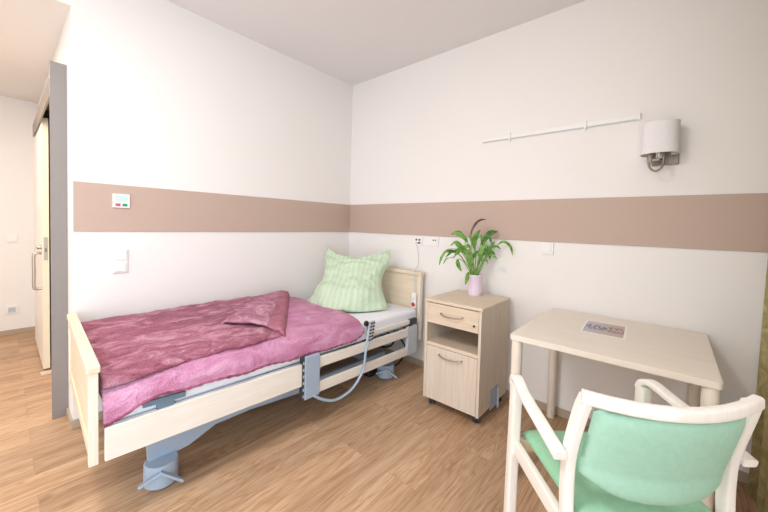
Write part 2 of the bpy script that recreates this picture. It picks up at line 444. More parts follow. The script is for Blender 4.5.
def shade_ring(z, k=1.0):
    out = []
    for i in range(n):
        a = 2*PI*i/n; ca, sa = math.cos(a), math.sin(a)
        out.append((.085*k*math.copysign(abs(ca)**.85, ca), -.078 + .068*k*math.copysign(abs(sa)**.85, sa), z))
    return out
rings = [[bm.verts.new(p) for p in shade_ring(z, k)] for z, k in ((.008, 1.03), (.185, .98), (.185, .965), (.008, 1.012))]
for a, b in ((0, 1), (1, 2), (2, 3), (3, 0)):
    for i in range(n):
        k = (i+1) % n; bm.faces.new((rings[a][i], rings[a][k], rings[b][k], rings[b][i]))
obj('lamp_shade', bm, 'shade', lamp, 40)
bm = BM(); bx(bm, -.08, .08, -.08, -.076, .02, .024); bx(bm, -.002, .002, -.14, -.02, .02, .024); obj('shade_carrier', bm, 'chrome', lamp)

# ------------------------------------------------------------------ bed
BX = 1.05
SL = -.028                      # the raised bed is tipped slightly, foot end up
def sz(z, y): return z + SL * (y + 1.3)
bed = thing('nursing_bed', 'adjustable care bed with pale beech boards and blue-grey steel undercarriage', 'bed', (.55, -1.2, 0))
BO = Vector((.55, -1.2, 0))
def bpart(name, bm, mat, parent=None, smooth=False):
    bmesh.ops.translate(bm, verts=bm.verts, vec=-BO) if parent is None else bmesh.ops.translate(bm, verts=bm.verts, vec=-BO)
    return obj(name, bm, mat, parent or bed, smooth)
def long_box(x0, x1, y0, y1, z0, z1, bev=0, seg=2):
    bm = BM(); vs = bx(bm, x0, x1, y0, y1, z0, z1, bev, seg)
    for v in bm.verts: v.co.z += SL * (v.co.y + 1.3)
    return bm
# footboard (stands slightly askew)
FA, FO = -.041, Vector((.03, -2.268, 0))
def foot(name, bm, mat, parent=None):
    bmesh.ops.transform(bm, matrix=Matrix.Translation(FO) @ Matrix.Rotation(FA, 4, 'Z'), verts=bm.verts)
    bpart(name, bm, mat, parent); return (parent or bed).children[-1]
bm = BM(); bx(bm, .02, .99, -.009, .009, .345, .69); fb = foot('footboard', bm, 'beech_x')
for x0, x1 in ((.0, .032), (.985, 1.016)):
    bm = BM(); bx(bm, x0, x1, -.016, .014, .32, .69, bev=.003); foot('post', bm, 'beech_z', fb)
bm = BM(); bx(bm, -.008, 1.022, -.022, .02, .688, .718, bev=.005, seg=3); foot('top_rail', bm, 'beech_x', fb)
for z0, z1 in ((.345, .39), (.64, .688)):
    bm = BM(); bx(bm, .032, .985, -.014, -.0085, z0, z1); foot('frame_strip', bm, 'beech_x', fb)
# headboard
bm = BM(); bx(bm, .05, 1.01, -.085, -.06, .33, .85); bpart('headboard', bm, 'beech_x'); hb = bed.children[-1]
for x0, x1 in ((.03, .066), (1.006, 1.04)):
    bm = BM(); bx(bm, x0, x1, -.096, -.056, .27, .855, bev=.004); bpart('post', bm, 'beech_z', hb)
bm = BM(); bx(bm, .02, 1.05, -.105, -.045, .85, .883, bev=.006, seg=3); bpart('top_rail', bm, 'beech_x', hb)
# side panel, foot half (solid) on both sides, guard rails on the head half
for (xa, xb) in ((1.036, 1.056), (.018, .038)):
    bpart('side_panel', long_box(xa, xb, -2.278, -1.345, .298, .434, .003), 'beech_y')
    for z0, z1 in ((.378, .449), (.218, .287)):
        bpart('guard_rail', long_box(xa, xb, -1.23, -.262, z0, z1, .006), 'beech_y')
    bm = BM(); bx(bm, xa-.004, xb+.014, -1.338, -1.225, .212, .478, bev=.005); bpart('guard_post', bm, 'bluegrey'); gp = bed.children[-1]; gp_near = gp if xa > 1 else gp_near
    bm = BM(); bx(bm, xa-.004, xb+.008, -1.353, -1.338, .212, .48, bev=.002); bpart('slot_strip', bm, 'dark', gp)
    bm = BM(); bx(bm, xa-.01, xb+.003, -.285, -.15, .185, .43, bev=.006); bpart('guard_guide', bm, 'lightgrey')
for i in range(6):
    bm = BM(); z = .23+i*.041; bx(bm, 1.063, 1.0655, -1.35, -1.342, z, z+.016); bpart('slot', bm, 'lightgrey', gp_near)
# raised mattress guard bar at the head end
bpart('upper_guard_bar', long_box(1.022, 1.044, -.72, -.24, .476, .514, .008, 3), 'beech_y')
bm = BM(); bx(bm, 1.012, 1.052, -.245, -.14, .44, .486, bev=.012, seg=3); bx(bm, 1.03, 1.045, -.24, -.2, .42, .45); bpart('bar_end_fitting', bm, 'dark')
# steel mattress frame
for x in (.06, .995): bpart('frame_tube', long_box(x, x+.03, -2.24, -.13, .40, .425, .004), 'bluegrey_d')
bpart('frame_edge', long_box(1.024, 1.040, -2.25, -.29, .405, .438, .003), 'lightgrey')
for y in (-2.2, -1.75, -1.3, -.9, -.5, -.15): bpart('cross_tube', long_box(.08, 1.02, y, y+.035, .395, .42, .004), 'bluegrey_d')
bm = BM()
for i in range(9): bx(bm, .1, .99, -2.15+i*.22, -2.09+i*.22, .424, .43)
for v in bm.verts: v.co.z += SL*(v.co.y+1.3)
bpart('slat_base', bm, 'bluegrey')
# mattress retainer: T-shaped bracket
bm = BM()
prism(bm, [(1.032, -2.15, .508), (1.032, -1.985, .498), (1.032, -1.985, .475), (1.032, -2.03, .478), (1.032, -2.035, .455), (1.032, -2.1, .457), (1.032, -2.1, .482), (1.032, -2.15, .485)], (.01, 0, 0))
bpart('mattress_retainer', bm, 'bluegrey_d')
# foot end corner bracket
bm = BM(); bx(bm, .99, 1.035, -2.268, -2.235, .40, .46, bev=.003); bx(bm, 1.0, 1.03, -2.266, -2.245, .35, .40, bev=.002); bpart('corner_bracket', bm, 'bluegrey_d')
# undercarriage
for xs in (.862, .2):
    bm = BM(); xb_ = xs - .045; xs0 = xs
    prism(bm, [(xb_, y, z) for y, z in ((-2.087, .205), (-1.944, .24), (-1.85, .25), (-1.2, .19), (-.55, .185), (-.33, .185), (-.33, .11), (-.60, .11), (-.7, .12), (-1.2, .135), (-1.57, .166), (-1.77, .165), (-1.90, .115), (-2.08, .09))], (.03, 0, 0))
    bpart('chassis_beam', bm, 'bluegrey')
    for cy in (-2.034, -.40):
        xs = (xs0 if cy < -1 else xs0+.05) if xs0 > .5 else xs0
        bm = BM(); lathe(bm, xs+.005, cy, [(.066, .010), (.072, .016), (.073, .03), (.072, .112), (.066, .118)], 32)
        bpart('caster_cover', bm, 'bluegrey', None, 40); cc = bed.children[-1]
        bm = BM(); lathe(bm, xs+.005, cy, [(.03, 0), (.04, .004), (.04, .02)], 20); bpart('wheel', bm, 'dark', cc)
        c0 = Vector((xs+.005, cy, 0)); vd = Vector((.93, -.25, 0)).normalized() if cy < -1 else Vector((.7, -.7, 0)).normalized()
        sd = Vector((-vd.y, vd.x, 0))
        apex = c0 + vd*.082 + Vector((0, 0, .10))
        for l_, e in ((1, c0 + vd*.085 - sd*.088 + Vector((0, 0, .066))), (2, c0 + vd*.085 + sd*.088 + Vector((0, 0, .03)))):
            bm = BM(); sweep(bm, [apex + (apex-e)*.05, e], rrect(.012, .022, .003), up=vd)
            bpart('brake_pedal', bm, 'bluegrey', cc)
for y in (-2.0, -.5):
    bm = BM(); bx(bm, .2, .82, y-.02, y+.02, .125, .17, bev=.003); bpart('axle_beam', bm, 'bluegrey')
# lifting scissor arms + motor
for x in (.3, .74):
    bm = BM(); sweep(bm, [(x, -1.85, .2), (x, -1.2, .41)], rrect(.03, .05, .006), up=(1, 0, 0)); bpart('lift_arm', bm, 'bluegrey')
    bm = BM(); sweep(bm, [(x, -1.0, .21), (x, -.5, .40)], rrect(.03, .05, .006), up=(1, 0, 0)); bpart('lift_arm', bm, 'bluegrey')
bm = BM(); bx(bm, .45, .6, -1.2, -.75, .3, .38, bev=.015); bpart('motor', bm, 'dark')
for b in ((.82, .97, -.86, -.66, .325, .345), (.62, .98, -1.2, -1.08, .35, .37)):
    bm = BM(); bx(bm, *b, bev=.003); bpart('support_plate', bm, 'bluegrey_d')
bm = BM(); tube(bm, smooth_path([(.6, -.8, .35), (.75, -.5, .3), (.9, -.3, .33), (.97, -.22, .25), (.93, -.17, .12), (.86, -.2, .02), (.75, -.35, .008), (.62, -.45, .008)], 6), .007)
bpart('power_cable', bm, 'black', None, True)
bm = BM(); tube(bm, smooth_path([(.5, -.7, .38), (.7, -.45, .37), (.83, -.34, .36), (.88, -.26, .3), (.86, -.3, .22), (.7, -.5, .25)], 6), .009)
bpart('motor_cable', bm, 'black', None, True)
bm = BM(); bx(bm, .72, .84, -.52, -.36, 0, .05, bev=.015, seg=3); ts = obj('power_supply', bm, 'black', None, 40)
put(ts, (.78, -.44, 0)); tag(ts, 'black power supply box on the floor under the head of the bed', 'power supply')

# mattress
def rounded_slab(x0, x1, y0, y1, z0, z1, r, nx=26, ny=50, wr=.003):
    bm = BM(); nu = 48
    bx(bm, x0, x1, y0, y1, z0, z1, bev=r, seg=6)
    return bm
bm = rounded_slab(.075, 1.022, -2.245, -.105, .432, .566, .028)
for v in bm.verts: v.co.z += SL*.35*(v.co.y+1.3)
mt = obj('mattress', bm, 'sheet', None, 60)
bmesh_sub = mt.modifiers.new('sub', 'SUBSURF'); bmesh_sub.subdivision_type = 'SIMPLE'; bmesh_sub.levels = 3; bmesh_sub.render_levels = 3
tx = bpy.data.textures.new('sheet_wrinkle', 'CLOUDS'); tx.noise_scale = .16
dm = mt.modifiers.new('wr', 'DISPLACE'); dm.texture = tx; dm.strength = .008; dm.mid_level = .5
put(mt, (.55, -1.2, .432))
tag(mt, 'mattress in a white fitted sheet lying on the bed, bare at the head end', 'mattress')

# ------------------------------------------------------------------ blanket
def fb_noise(p, sc, seed=0): return noise.fractal(Vector((p[0]*sc+seed, p[1]*sc+seed*.7, seed)), .9, 2.1, 4)
def z_top(x, y):
    f = max(0, min(1, (x-.25)/.72))
    z = .652 - .036 * f - .012*max(0, (y+2.2)/1.4)
    if y > -1.0: z -= .058 * min(1, (y+1.0)/.3) ** 1.2 * (1-.55*f)
    return z + .010 * fb_noise((x, y), 4, 3) * .8 + .004*fb_noise((x, y), 14, 9)
def head_edge(x):      # y of the under layer's head-side edge
    if x < .6: return -.69 - .03*x
    return -.71 - .13*((x-.6)/.45)**2
def hem_z(y):          # lower edge on the open side
    pts = [(-2.29, .472), (-2.24, .484), (-2.17, .508), (-2.08, .522), (-1.95, .512), (-1.8, .504), (-1.33, .484), (-1.0, .470), (-.9, .474), (-.84, .49), (-.8, .52)]
    if y <= pts[0][0]: return pts[0][1]
    for (a, b), (c, d) in zip(pts, pts[1:]):
        if y <= c: return b + (d-b)*(y-a)/(c-a)
    return pts[-1][1]
def under_point(u, t):
    # u: 0 wall .. 1 hem ; t: 0 foot .. 1 head
    X0, XE = .05, 1.0
    top_len = .80
    x = X0 + (XE-X0)*min(1, u/top_len)
    ye = head_edge(x); y0 = -2.246-.035*x
    y = y0 + (ye-y0)*t
    if u <= top_len:
        z = z_top(x, y)
        k = max(0, (x-(XE-.06))/.06); z -= .018*k*k
        # tuck at the wall
        if x < .09: z -= .05*((.09-x)/.04)**2 * .5
    else:
        s = (u-top_len)/(1-top_len)
        zt = z_top(XE, y)-.018; zb = hem_z(y)
        x = XE + .040*math.sin(min(1, s*1.6)*PI/2) + .007*math.sin(y*17+fb_noise((y, 0), 3)*3)*s + .004*s
        x = max(x, 1.044) if s > .5 else x
        z = zt + (zb-zt)*s + .004*math.sin(y*23)*s
    # foot corner gathers
    if t < .06 and u > .6: z -= .004
    # head edge drops onto the mattress
    if t > .96:
        w = (t-.96)/.04; z = z*(1-w*w*.9) + (.572 if u <= top_len else z)*(w*w*.9)
    return Vector((x, y, z))
def grid_mesh(fn, nu, nt, thick, name, mat, parent=None, off=Vector((0, 0, 0)), sub=True):
    bm = BM()
    V = [[bm.verts.new(fn(i/nu, j/nt) - off) for j in range(nt+1)] for i in range(nu+1)]
    for i in range(nu):
        for j in range(nt):
            bm.faces.new((V[i][j], V[i][j+1], V[i+1][j+1], V[i+1][j]))
    o = obj(name, bm, mat, parent, True)
    s = o.modifiers.new('thick', 'SOLIDIFY'); s.thickness = thick; s.offset = 0
    for p in o.data.polygons: p.use_smooth = True
    return o
BL = Vector((.55, -1.5, .6))
blanket = thing('plush_blanket', 'rose pink plush blanket spread over the bed with one corner turned back', 'blanket', BL)
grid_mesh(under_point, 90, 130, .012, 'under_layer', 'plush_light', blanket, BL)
# hem roll along the open side and the head edge
hem = [under_point(1, j/90) for j in range(91)]
bm = BM()
rr = []
pth = [p + Vector((.002, 0, .002)) for p in hem]
sweep(bm, pth, circ(.0075, 8), scales=[(1 + .35*math.sin(i*2.1) , 1 + .35*math.cos(i*2.3)) for i in range(len(pth))])
bmesh.ops.translate(bm, verts=bm.verts, vec=-BL)
obj('hem', bm, 'plush_hem', blanket, True)
# upper folded layer
Bp = (.965, -1.415); Cp = (.07, -.83)
def y_end(x): return Cp[1] + (Bp[1]-Cp[1])*(x-Cp[0])/(Bp[0]-Cp[0])
def x_front(y):
    pts = [(-2.262, 1.02), (-2.15, 1.012), (-2.0, .992), (-1.78, .975), (-1.6, .99), (-1.4, .965), (-.5, .96)]
    for (a, b), (c, d) in zip(pts, pts[1:]):
        if y <= c: return b+(d-b)*(y-a)/(c-a)
    return .96
def upper_point(u, t):
    x = .045 + u*(.93)
    y0 = -2.246-.035*x; y = y0 + (y_end(x)-y0)*t
    x = .045 + u*(x_front(y)-.045)
    z = z_top(x, y) + .016 + .006*fb_noise((x, y), 9, 21)
    if u > .97: z -= .012*(u-.97)/.03
    if x > 1.0: z -= .02*((x-1.0)/.03)
    if x < .07: z -= .02
    return Vector((x, y, z))
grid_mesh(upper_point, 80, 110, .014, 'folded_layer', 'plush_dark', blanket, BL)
# turned back corner: fold line B-C, free edge A-D
A3 = Vector((.60, -1.63, .665)); B3 = Vector((.985, -1.43, .655)); C3 = Vector((.12, -.84, .69)); D3 = Vector((.16, -1.10, .69))
def flap_point(u, t):
    # u 0 at fold line .. 1 free edge ; t 0 at front (B/A) .. 1 wall (C/D)
    a = B3.lerp(C3, t); b = A3.lerp(D3, t)
    p = a.lerp(b, u)
    zl = z_top(p.x, p.y) + .03
    lift = .030*math.sin(PI*min(1, max(0, u))*.9)*(1-.5*t) + -.004*t + .022*(t**2)*math.exp(-((u-.12)/.3)**2)
    p.z = zl + lift + .007*fb_noise((p.x, p.y), 9, 5)
    if u < .1: p.z -= .028*(1-u/.1)**2
    if u > .92: p.z -= .02*((u-.92)/.08)
    if t < .08: p.z -= .008*(1-t/.08)
    p.y += .012*math.sin(u*5)*(1-t)
    return p
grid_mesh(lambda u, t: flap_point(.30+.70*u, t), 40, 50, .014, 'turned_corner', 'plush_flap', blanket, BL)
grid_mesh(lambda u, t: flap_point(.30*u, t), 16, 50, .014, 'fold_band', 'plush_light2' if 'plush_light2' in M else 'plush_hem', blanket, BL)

# ------------------------------------------------------------------ pillow
def pillow():
    BLc = Vector((.265, -.745, .572)); BRc = Vector((.90, -.37, .575)); TLc = Vector((.13, -.41, 1.065)); TRc = Vector((.74, -.15, 1.075))
    ctr = (BLc+BRc+TLc+TRc)/4
    nrm = (BRc-BLc).cross(TLc-BLc).normalized()
    if nrm.y > 0: nrm = -nrm      # front faces the room
    bm = BM(); N = 44; uvl = bm.loops.layers.uv.new('UVMap'); T = .115
    grids = []; uvd = {}
    for side in (1, -1):
        G = []
        for i in range(N+1):
            row = []
            for j in range(N+1):
                u = -1+2*i/N; v = -1+2*j/N
                uu = u*(1-.20*math.exp(-((v+.15)/.55)**2)*(1-abs(v)**6)*abs(u)**1.5) ; vv = v*(1-(.52 if v > 0 else .0)*(1-abs(u)**1.4)*abs(v)**1.6)
                p = BLc.lerp(BRc, (uu+1)/2).lerp(TLc.lerp(TRc, (uu+1)/2), (vv+1)/2)
                th = T*((1-abs(u)**2.6)*(1-abs(v)**2.6))**.55
                th *= 1.0 + .35*(-v)
                sag = Vector((.5, -.866, 0)) * (.20*(1-u*u)*max(0, -v)**2) - Vector((0, 0, .02*(1-u*u)*max(0, -v)))
                w = .034*noise.fractal(Vector((u*1.6, v*2.8, side*3.)), .9, 2, 3) * min(1, th/.05)
                # creases radiating from the left side
                w += .013*math.sin(v*13+u*5)*math.exp(-((u+.85)/.35)**2)*min(1, th/.03)
                w += .011*math.sin(v*11-u*6)*math.exp(-((u-.75)/.3)**2-((v+.5)/.5)**2)*min(1, th/.03)
                q = p + nrm*side*(th if side > 0 else th*.75) + nrm*w + sag
                if side < 0 and (i in (0, N) or j in (0, N)): row.append(grids[0][i][j]); continue
                q.z = max(q.z, .570)
                vt = bm.verts.new(q); uvd[vt] = ((u+1)/2, (v+1)/2); row.append(vt)
            G.append(row)
        grids.append(G)
    for G in grids:
        for i in range(N):
            for j in range(N):
                try: f = bm.faces.new((G[i][j], G[i+1][j], G[i+1][j+1], G[i][j+1]))
                except ValueError: continue
                for lp in f.loops: lp[uvl].uv = uvd[lp.vert]
    o = obj('pillow', bm, 'pillow', None, True)
    for p in o.data.polygons: p.use_smooth = True
    s = o.modifiers.new('s', 'SUBSURF'); s.levels = 1; s.render_levels = 1
    put(o, (.55, -.5, .58))
    return o
tag(pillow(), 'large pale green striped pillow leaning upright in the corner of the bed', 'pillow')

# ------------------------------------------------------------------ handset and nurse call
hs = thing('bed_remote', 'light grey bed remote with black buttons hanging on the guard rail', 'remote control', (1.062, -.766, .51))
bm = BM(); prism(bm, [(.002, -.017, .075), (.002, .043, .075), (.002, .016, -.076), (.002, -.044, -.076)], (.014, 0, 0))
bmesh.ops.bevel(bm, geom=list(bm.edges), offset=.003, segments=2, affect='EDGES')
obj('remote_body', bm, 'lightgrey', hs, 40)
for r in range(6):
    for c in range(2):
        zz = .06 - r*.0235; yy = .013 + (zz/.15)*.027 + (.013 if c else -.013) - .008
        boxo('button', (.0155, .018, yy-.0095, yy+.0095, zz-.006, zz+.006), 'black', hs, .001)
bm = BM(); bx(bm, -.016, .003, -.012, .03, .0, .05, bev=.003); obj('hook', bm, 'dark', hs)
bm = BM(); lathe(bm, 0, 0, [(.016, -.010), (.020, -.005), (.020, .006), (.015, .011)], 18)
k = obj('knob', bm, 'black', hs, True); k.rotation_euler = (0, PI/2, 0); k.location = (.006, -.046, .068)
bm = BM(); tube(bm, smooth_path([(.01, -.017, -.074), (.011, -.048, -.132), (.012, -.06, -.217), (.013, -.08, -.273), (.013, -.144, -.341), (.013, -.222, -.377), (.013, -.334, -.383), (.013, -.435, -.341), (.008, -.505, -.29)], 8), .0095)
obj('cord', bm, 'bluegrey', hs, True)

nc = thing('nurse_call', 'white and red nurse call handset dangling on a cord before the headboard', 'call button', (.992, -.118, .626))
bm = BM(); bx(bm, -.024, .024, -.014, .012, -.07, .07, bev=.011, seg=3); obj('call_body', bm, 'plastic', nc, 40)
bm = BM(); lathe(bm, 0, 0, [(.019, 0), (.019, .004), (.015, .006)], 18); k = obj('call_button', bm, 'red', nc, True); k.rotation_euler = (PI/2, 0, 0); k.location = (0, -.012, -.035)
boxo('light_window', (-.008, .008, -.0145, -.012, .0, .03), 'lcd', nc, .001)
bm = BM(); tube(bm, smooth_path([(0, 0, .068), (-.001, .0, .15), (-.004, .002, .262), (-.012, .06, .31), (-.04, .104, .40), (-.062, .102, .505)], 6), .0022, 6)
obj('cord', bm, 'lightgrey', nc, True)

# ------------------------------------------------------------------ bedside cabinet
ns = thing('bedside_cabinet', 'pale oak bedside cabinet on casters with open shelf and curved handles', 'cabinet', (1.398, -.531, 0), .006)
W, D = .424, .47
zb, zt = .064, .757
bm = BM()
bx(bm, 0, .018, -.012, D, zb, zt); bx(bm, W-.018, W, -.012, D, zb, zt); bx(bm, .018, W-.018, D-.01, D, zb, zt)
obj('carcass', bm, 'oak_z', ns)
boxo('shelf', (.018, W-.018, .004, D-.01, .452, .47), 'oak_x', ns); boxo('bottom_board', (.018, W-.018, .004, D-.01, zb, zb+.018), 'oak_x', ns)
bm = BM(); bx(bm, -.008, W+.008, -.016, D+.006, zt, .779, bev=.006, seg=3); obj('top', bm, 'oak_x', ns)
bm = BM(); bx(bm, .0195, W-.0195, -.013, .004, .612, .752, bev=.002); dr = obj('drawer', bm, 'oak_x', ns)
def bow(z, x0, x1, drop=.013):
    bm = BM(); m = (x0+x1)/2
    tube(bm, smooth_path([(x0, -.012, z), (x0+.006, -.03, z-.004), (m-.04, -.038, z-drop*.85), (m, -.04, z-drop), (m+.04, -.038, z-drop*.85), (x1-.006, -.03, z-.004), (x1, -.012, z)], 5), .0048, 8)
    return bm
obj('handle', bow(.695, .13, .295), 'steel', dr, True)
bm = BM(); lathe(bm, 0, 0, [(.008, 0), (.008, .006), (.006, .008)], 16); k = obj('lock', bm, 'dark', dr, True); k.rotation_euler = (PI/2, 0, 0); k.location = (.375, -.012, .655)
bm = BM(); bx(bm, .0195, W-.0195, -.013, .004, .068, .446, bev=.002); dd = obj('door', bm, 'oak_z', ns)
obj('handle', bow(.405, .125, .3), 'steel', dd, True)
bm = BM(); bx(bm, .0185, W-.0185, -.008, .0035, .449, .472, bev=.001); obj('shelf_front', bm, 'oak_x', ns)
for i, (x, y) in enumerate(((.04, .05), (W-.04, .05), (.04, D-.05), (W-.04, D-.05))):
    bm = BM(); lathe(bm, 0, 0, [(.024, -.024), (.031, -.019), (.031, -.005), (.02, -.004), (.02, .004), (.031, .005), (.031, .019), (.024, .024)], 20)
    k = obj('caster', bm, 'dark', ns, True); k.rotation_euler = (0, PI/2, .5); k.location = (x, y, .031)
    bm = BM(); bx(bm, -.014, .014, -.022, .024, .04, .064, bev=.004); q = obj('caster_fork', bm, 'black', ns); q.location = (x, y, 0)
# release plate low on the side
bm = BM(); bx(bm, W, W+.004, .165, .305, .045, .185, bev=.001); pl = obj('side_plate', bm, 'bluegrey', ns)
bm = BM(); bx(bm, W+.004, W+.016, .28, .296, .02, .17, bev=.003); obj('latch_bar', bm, 'lightgrey', pl)

# ------------------------------------------------------------------ plant
PX, PY, PZ = 1.592, -.17, .779
plant = thing('potted_peace_lily', 'leafy green houseplant in a lilac pot on the bedside cabinet', 'plant', (PX, PY, PZ))
bm = BM(); lathe(bm, 0, 0, [(.046, 0), (.05, .006), (.051, .03), (.056, .146), (.06, .15), (.058, .158), (.053, .158), (.05, .145)], 36, cap=False)
bm.faces.new([v for v in bm.verts[:36]][::-1])
obj('pot', bm, 'pot', plant, 50)
bm = BM(); lathe(bm, 0, 0, [(.0495, .14), (.03, .146), (.008, .148)], 28); obj('soil', bm, 'soil', plant, True)
S = 2.538/332.2/5.69       # crop pixel -> metre at the plant
RV = Vector((.757, .653, 0)); FV = Vector((-.653, .757, 0))
def LP(cx, cy, dep): # offsets measured from the soil line
    p = RV*((cx-257)*S) + FV*dep; p.z = .14 + (357-cy)*S; return p
leaves = [
 ([(240,357),(228,250),(217,175),(178,128),(128,112)], .55, 17, .05, 'leaf'),
 ([(238,357),(215,280),(190,222),(160,188),(126,163)], .6, 17, -.03, 'leaf'),
 ([(235,357),(205,270),(155,208),(95,203),(58,240),(40,292)], .55, 9, -.08, 'leaf'),
 ([(238,357),(170,240),(130,250),(95,262),(78,295)], .6, 5, .04, 'leaf'),
 ([(238,357),(185,275),(150,255),(140,280),(157,318)], .55, 14, -.12, 'leaf'),
 ([(240,357),(222,328),(205,335),(195,360),(184,392)], .4, 13, -.10, 'leaf'),
 ([(250,357),(240,260),(232,180),(228,110),(250,60),(280,35),(316,30)], .45, 8, .03, 'leaf_b'),
 ([(252,357),(255,260),(250,180),(248,130),(272,88)], .5, 17, -.02, 'leaf'),
 ([(258,357),(285,240),(300,170),(330,112),(380,97)], .5, 19, .02, 'leaf_d'),
 ([(266,357),(300,280),(345,205),(395,155),(435,175),(452,228)], .5, 10, -.05, 'leaf'),
 ([(270,357),(310,270),(345,200),(380,183),(412,200)], .5, 7, .05, 'leaf'),
 ([(262,357),(280,260),(300,190),(305,150),(296,118)], .5, 15, .07, 'leaf'),
 ([(246,357),(215,270),(200,190),(205,150),(170,110),(130,122)], .6, 13, .12, 'leaf_d'),
 ([(256,357),(262,290),(262,240),(272,200),(300,170)], .5, 13, -.08, 'leaf'),
 ([(244,357),(228,300),(230,260),(244,225),(262,205)], .5, 12, -.06, 'leaf_d'),
 ([(262,357),(275,300),(300,250),(325,215),(345,180)], .5, 12, .09, 'leaf'),
 ([(243,357),(220,290),(215,240),(180,210),(150,215)], .5, 12, .1, 'leaf_d'),
 ([(255,357),(248,280),(258,210),(250,160),(235,120)], .5, 14, .1, 'leaf'),
 ([(265,357),(290,280),(310,230),(330,190),(350,150)], .5, 13, -.04, 'leaf'),
]
rl = random.Random(5)
for _ in range(22):
    ang = rl.uniform(-1.15, 1.15); L = rl.uniform(120, 235); dp = rl.uniform(-.13, .13)
    ex = 257 + math.sin(ang)*L*.8; ey = 357 - math.cos(ang*.85)*L
    leaves.append(([(rl.uniform(246, 266), 357), (257+(ex-257)*.35, 357-(357-ey)*.5), (257+(ex-257)*.7, 357-(357-ey)*.92), (ex, ey-4), (ex+(ex-257)*.28, ey+rl.uniform(0, 45))], rl.uniform(.45, .6), rl.uniform(7, 14), dp, rl.choice(['leaf', 'leaf', 'leaf_d'])))
for i, (pts, fs, wid, dep, mt_) in enumerate(leaves):
    n0 = len(pts)
    P = smooth_path([LP(x, y, dep*(k/(n0-1))**1.0 + (random.uniform(-.006, .006))) for k, (x, y) in enumerate(pts)], 6)
    P[0] = Vector((P[0].x*.6, P[0].y*.6, .144))
    m = len(P); bm = BM(); ks = int(m*fs)
    stem_b = BM()
    sweep(stem_b, P[:ks+2], circ(.0028, 6), up=(.653, -.757, .1))
    # blade as a bent lanceolate strip, seen from the room side
    rows = []
    tw = random.uniform(-.5, .5)
    for k in range(ks, m):
        s = (k-ks)/(m-1-ks); w = wid*.85*S*max(.02, math.sin(PI*min(1, s*.94+.05))**.8)
        t = (P[min(k+1, m-1)]-P[k-1]).normalized()
        side = t.cross(Vector((.6, -.72, .45)) + RV*tw*.5).normalized(); nn = side.cross(t)
        rows.append([bm.verts.new(P[k]+side*w*a + nn*(-abs(a))*w*.28*(-1)) for a in (-1, -.5, 0, .5, 1)])
    for a, b in zip(rows, rows[1:]):
        for j in range(4): bm.faces.new((a[j], a[j+1], b[j+1], b[j]))
    lf = obj('leaf', bm, mt_, plant, True)
    s_ = lf.modifiers.new('t', 'SOLIDIFY'); s_.thickness = .0007
    obj('stem', stem_b, 'stem', lf, True)

# ------------------------------------------------------------------ table
tb = thing('square_table', 'square cream laminate table with round legs standing against the wall', 'table', (2.49, -.42, 0))
tx0, tx1, ty0, ty1 = 2.1-2.49, 2.88-2.49, -.825+.42, -.02+.42
bm = BM()
prof = rrect(tx1-tx0, ty1-ty0, .02, 4)
prism(bm, [(x+(tx0+tx1)/2, y+(ty0+ty1)/2, .722) for x, y in prof], (0, 0, .028))
ed = [e for e in bm.edges if abs(e.verts[0].co.z-e.verts[1].co.z) < 1e-5 and len(e.link_faces) == 2]
bmesh.ops.bevel(bm, geom=ed, offset=.003, segments=2, affect='EDGES')
obj('tabletop', bm, 'table', tb, 40)
for x in (tx0+.032, tx1-.032):
    for y in (ty0+.034, ty1-.038):
        bm = BM(); lathe(bm, x, y, [(.024, 0), (.026, .004), (.026, .722)], 24)
        obj('leg', bm, 'beech_z', tb, 40)
for y in (ty0+.2, ty1-.22):
    boxo('apron', (tx0+.08, tx1-.08, y, y+.02, .70, .7215), 'beech_x', tb)

# picture card on the table
pc = thing('photo_print', 'glossy group photo print with white border lying on the table', 'photo', (2.452, -.352, .7502), .05)
bm = BM(); bx(bm, -.1, .1, -.137, .143, 0, .0015); obj('paper', bm, 'white', pc)
bm = BM(); uvl = bm.loops.layers.uv.new('UVMap')
vs = [bm.verts.new(p) for p in ((-.09, -.127, .0019), (.09, -.127, .0019), (.09, .13, .0019), (-.09, .13, .0019))]
f = bm.faces.new(vs)
for lp, uvc in zip(f.loops, ((0, 0), (1, 0), (1, 1), (0, 1))): lp[uvl].uv = uvc
obj('picture', bm, 'photo', pc)

# ------------------------------------------------------------------ armchair
ch = thing('armchair', 'whitewashed wooden armchair with mint green seat and backrest at the table', 'chair', (2.574, -1.17, 0), math.radians(39.9))
rp = rrect(.036, .046, .007)
for s in (-1, 1):
    bm = BM(); sweep(bm, smooth_path([(s*.25, .192, 0), (s*.25, .19, .2), (s*.25, .18, .45), (s*.25, .172, .685)], 5), rrect(.036, .048, .007), up=(0, 1, 0))
    obj('front_leg', bm, 'chairwood', ch, 40)
    bm = BM(); sweep(bm, smooth_path([(s*.228, -.262, 0), (s*.229, -.215, .25), (s*.23, -.182, .46), (s*.23, -.178, .6), (s*.229, -.19, .68), (s*.226, -.222, .79), (s*.221, -.238, .838)], 6), rrect(.028, .040, .007), up=(0, 1, 0),
                     scales=None)
    obj('rear_leg', bm, 'chairwood', ch, 40)
    bm = BM(); sweep(bm, smooth_path([(s*.25, .192, .672), (s*.253, .178, .698), (s*.259, .135, .708), (s*.266, .05, .69), (s*.268, -.08, .672), (s*.266, -.205, .648)], 6), rrect(.04, .024, .007), up=(0, 0, 1))
    obj('armrest', bm, 'chairwood', ch, 40)
    bm = BM(); sweep(bm, [(s*.245, .18, .425), (s*.228, -.19, .415)], rrect(.024, .055, .005), up=(0, 0, 1))
    obj('side_rail', bm, 'beech_y', ch, 40)
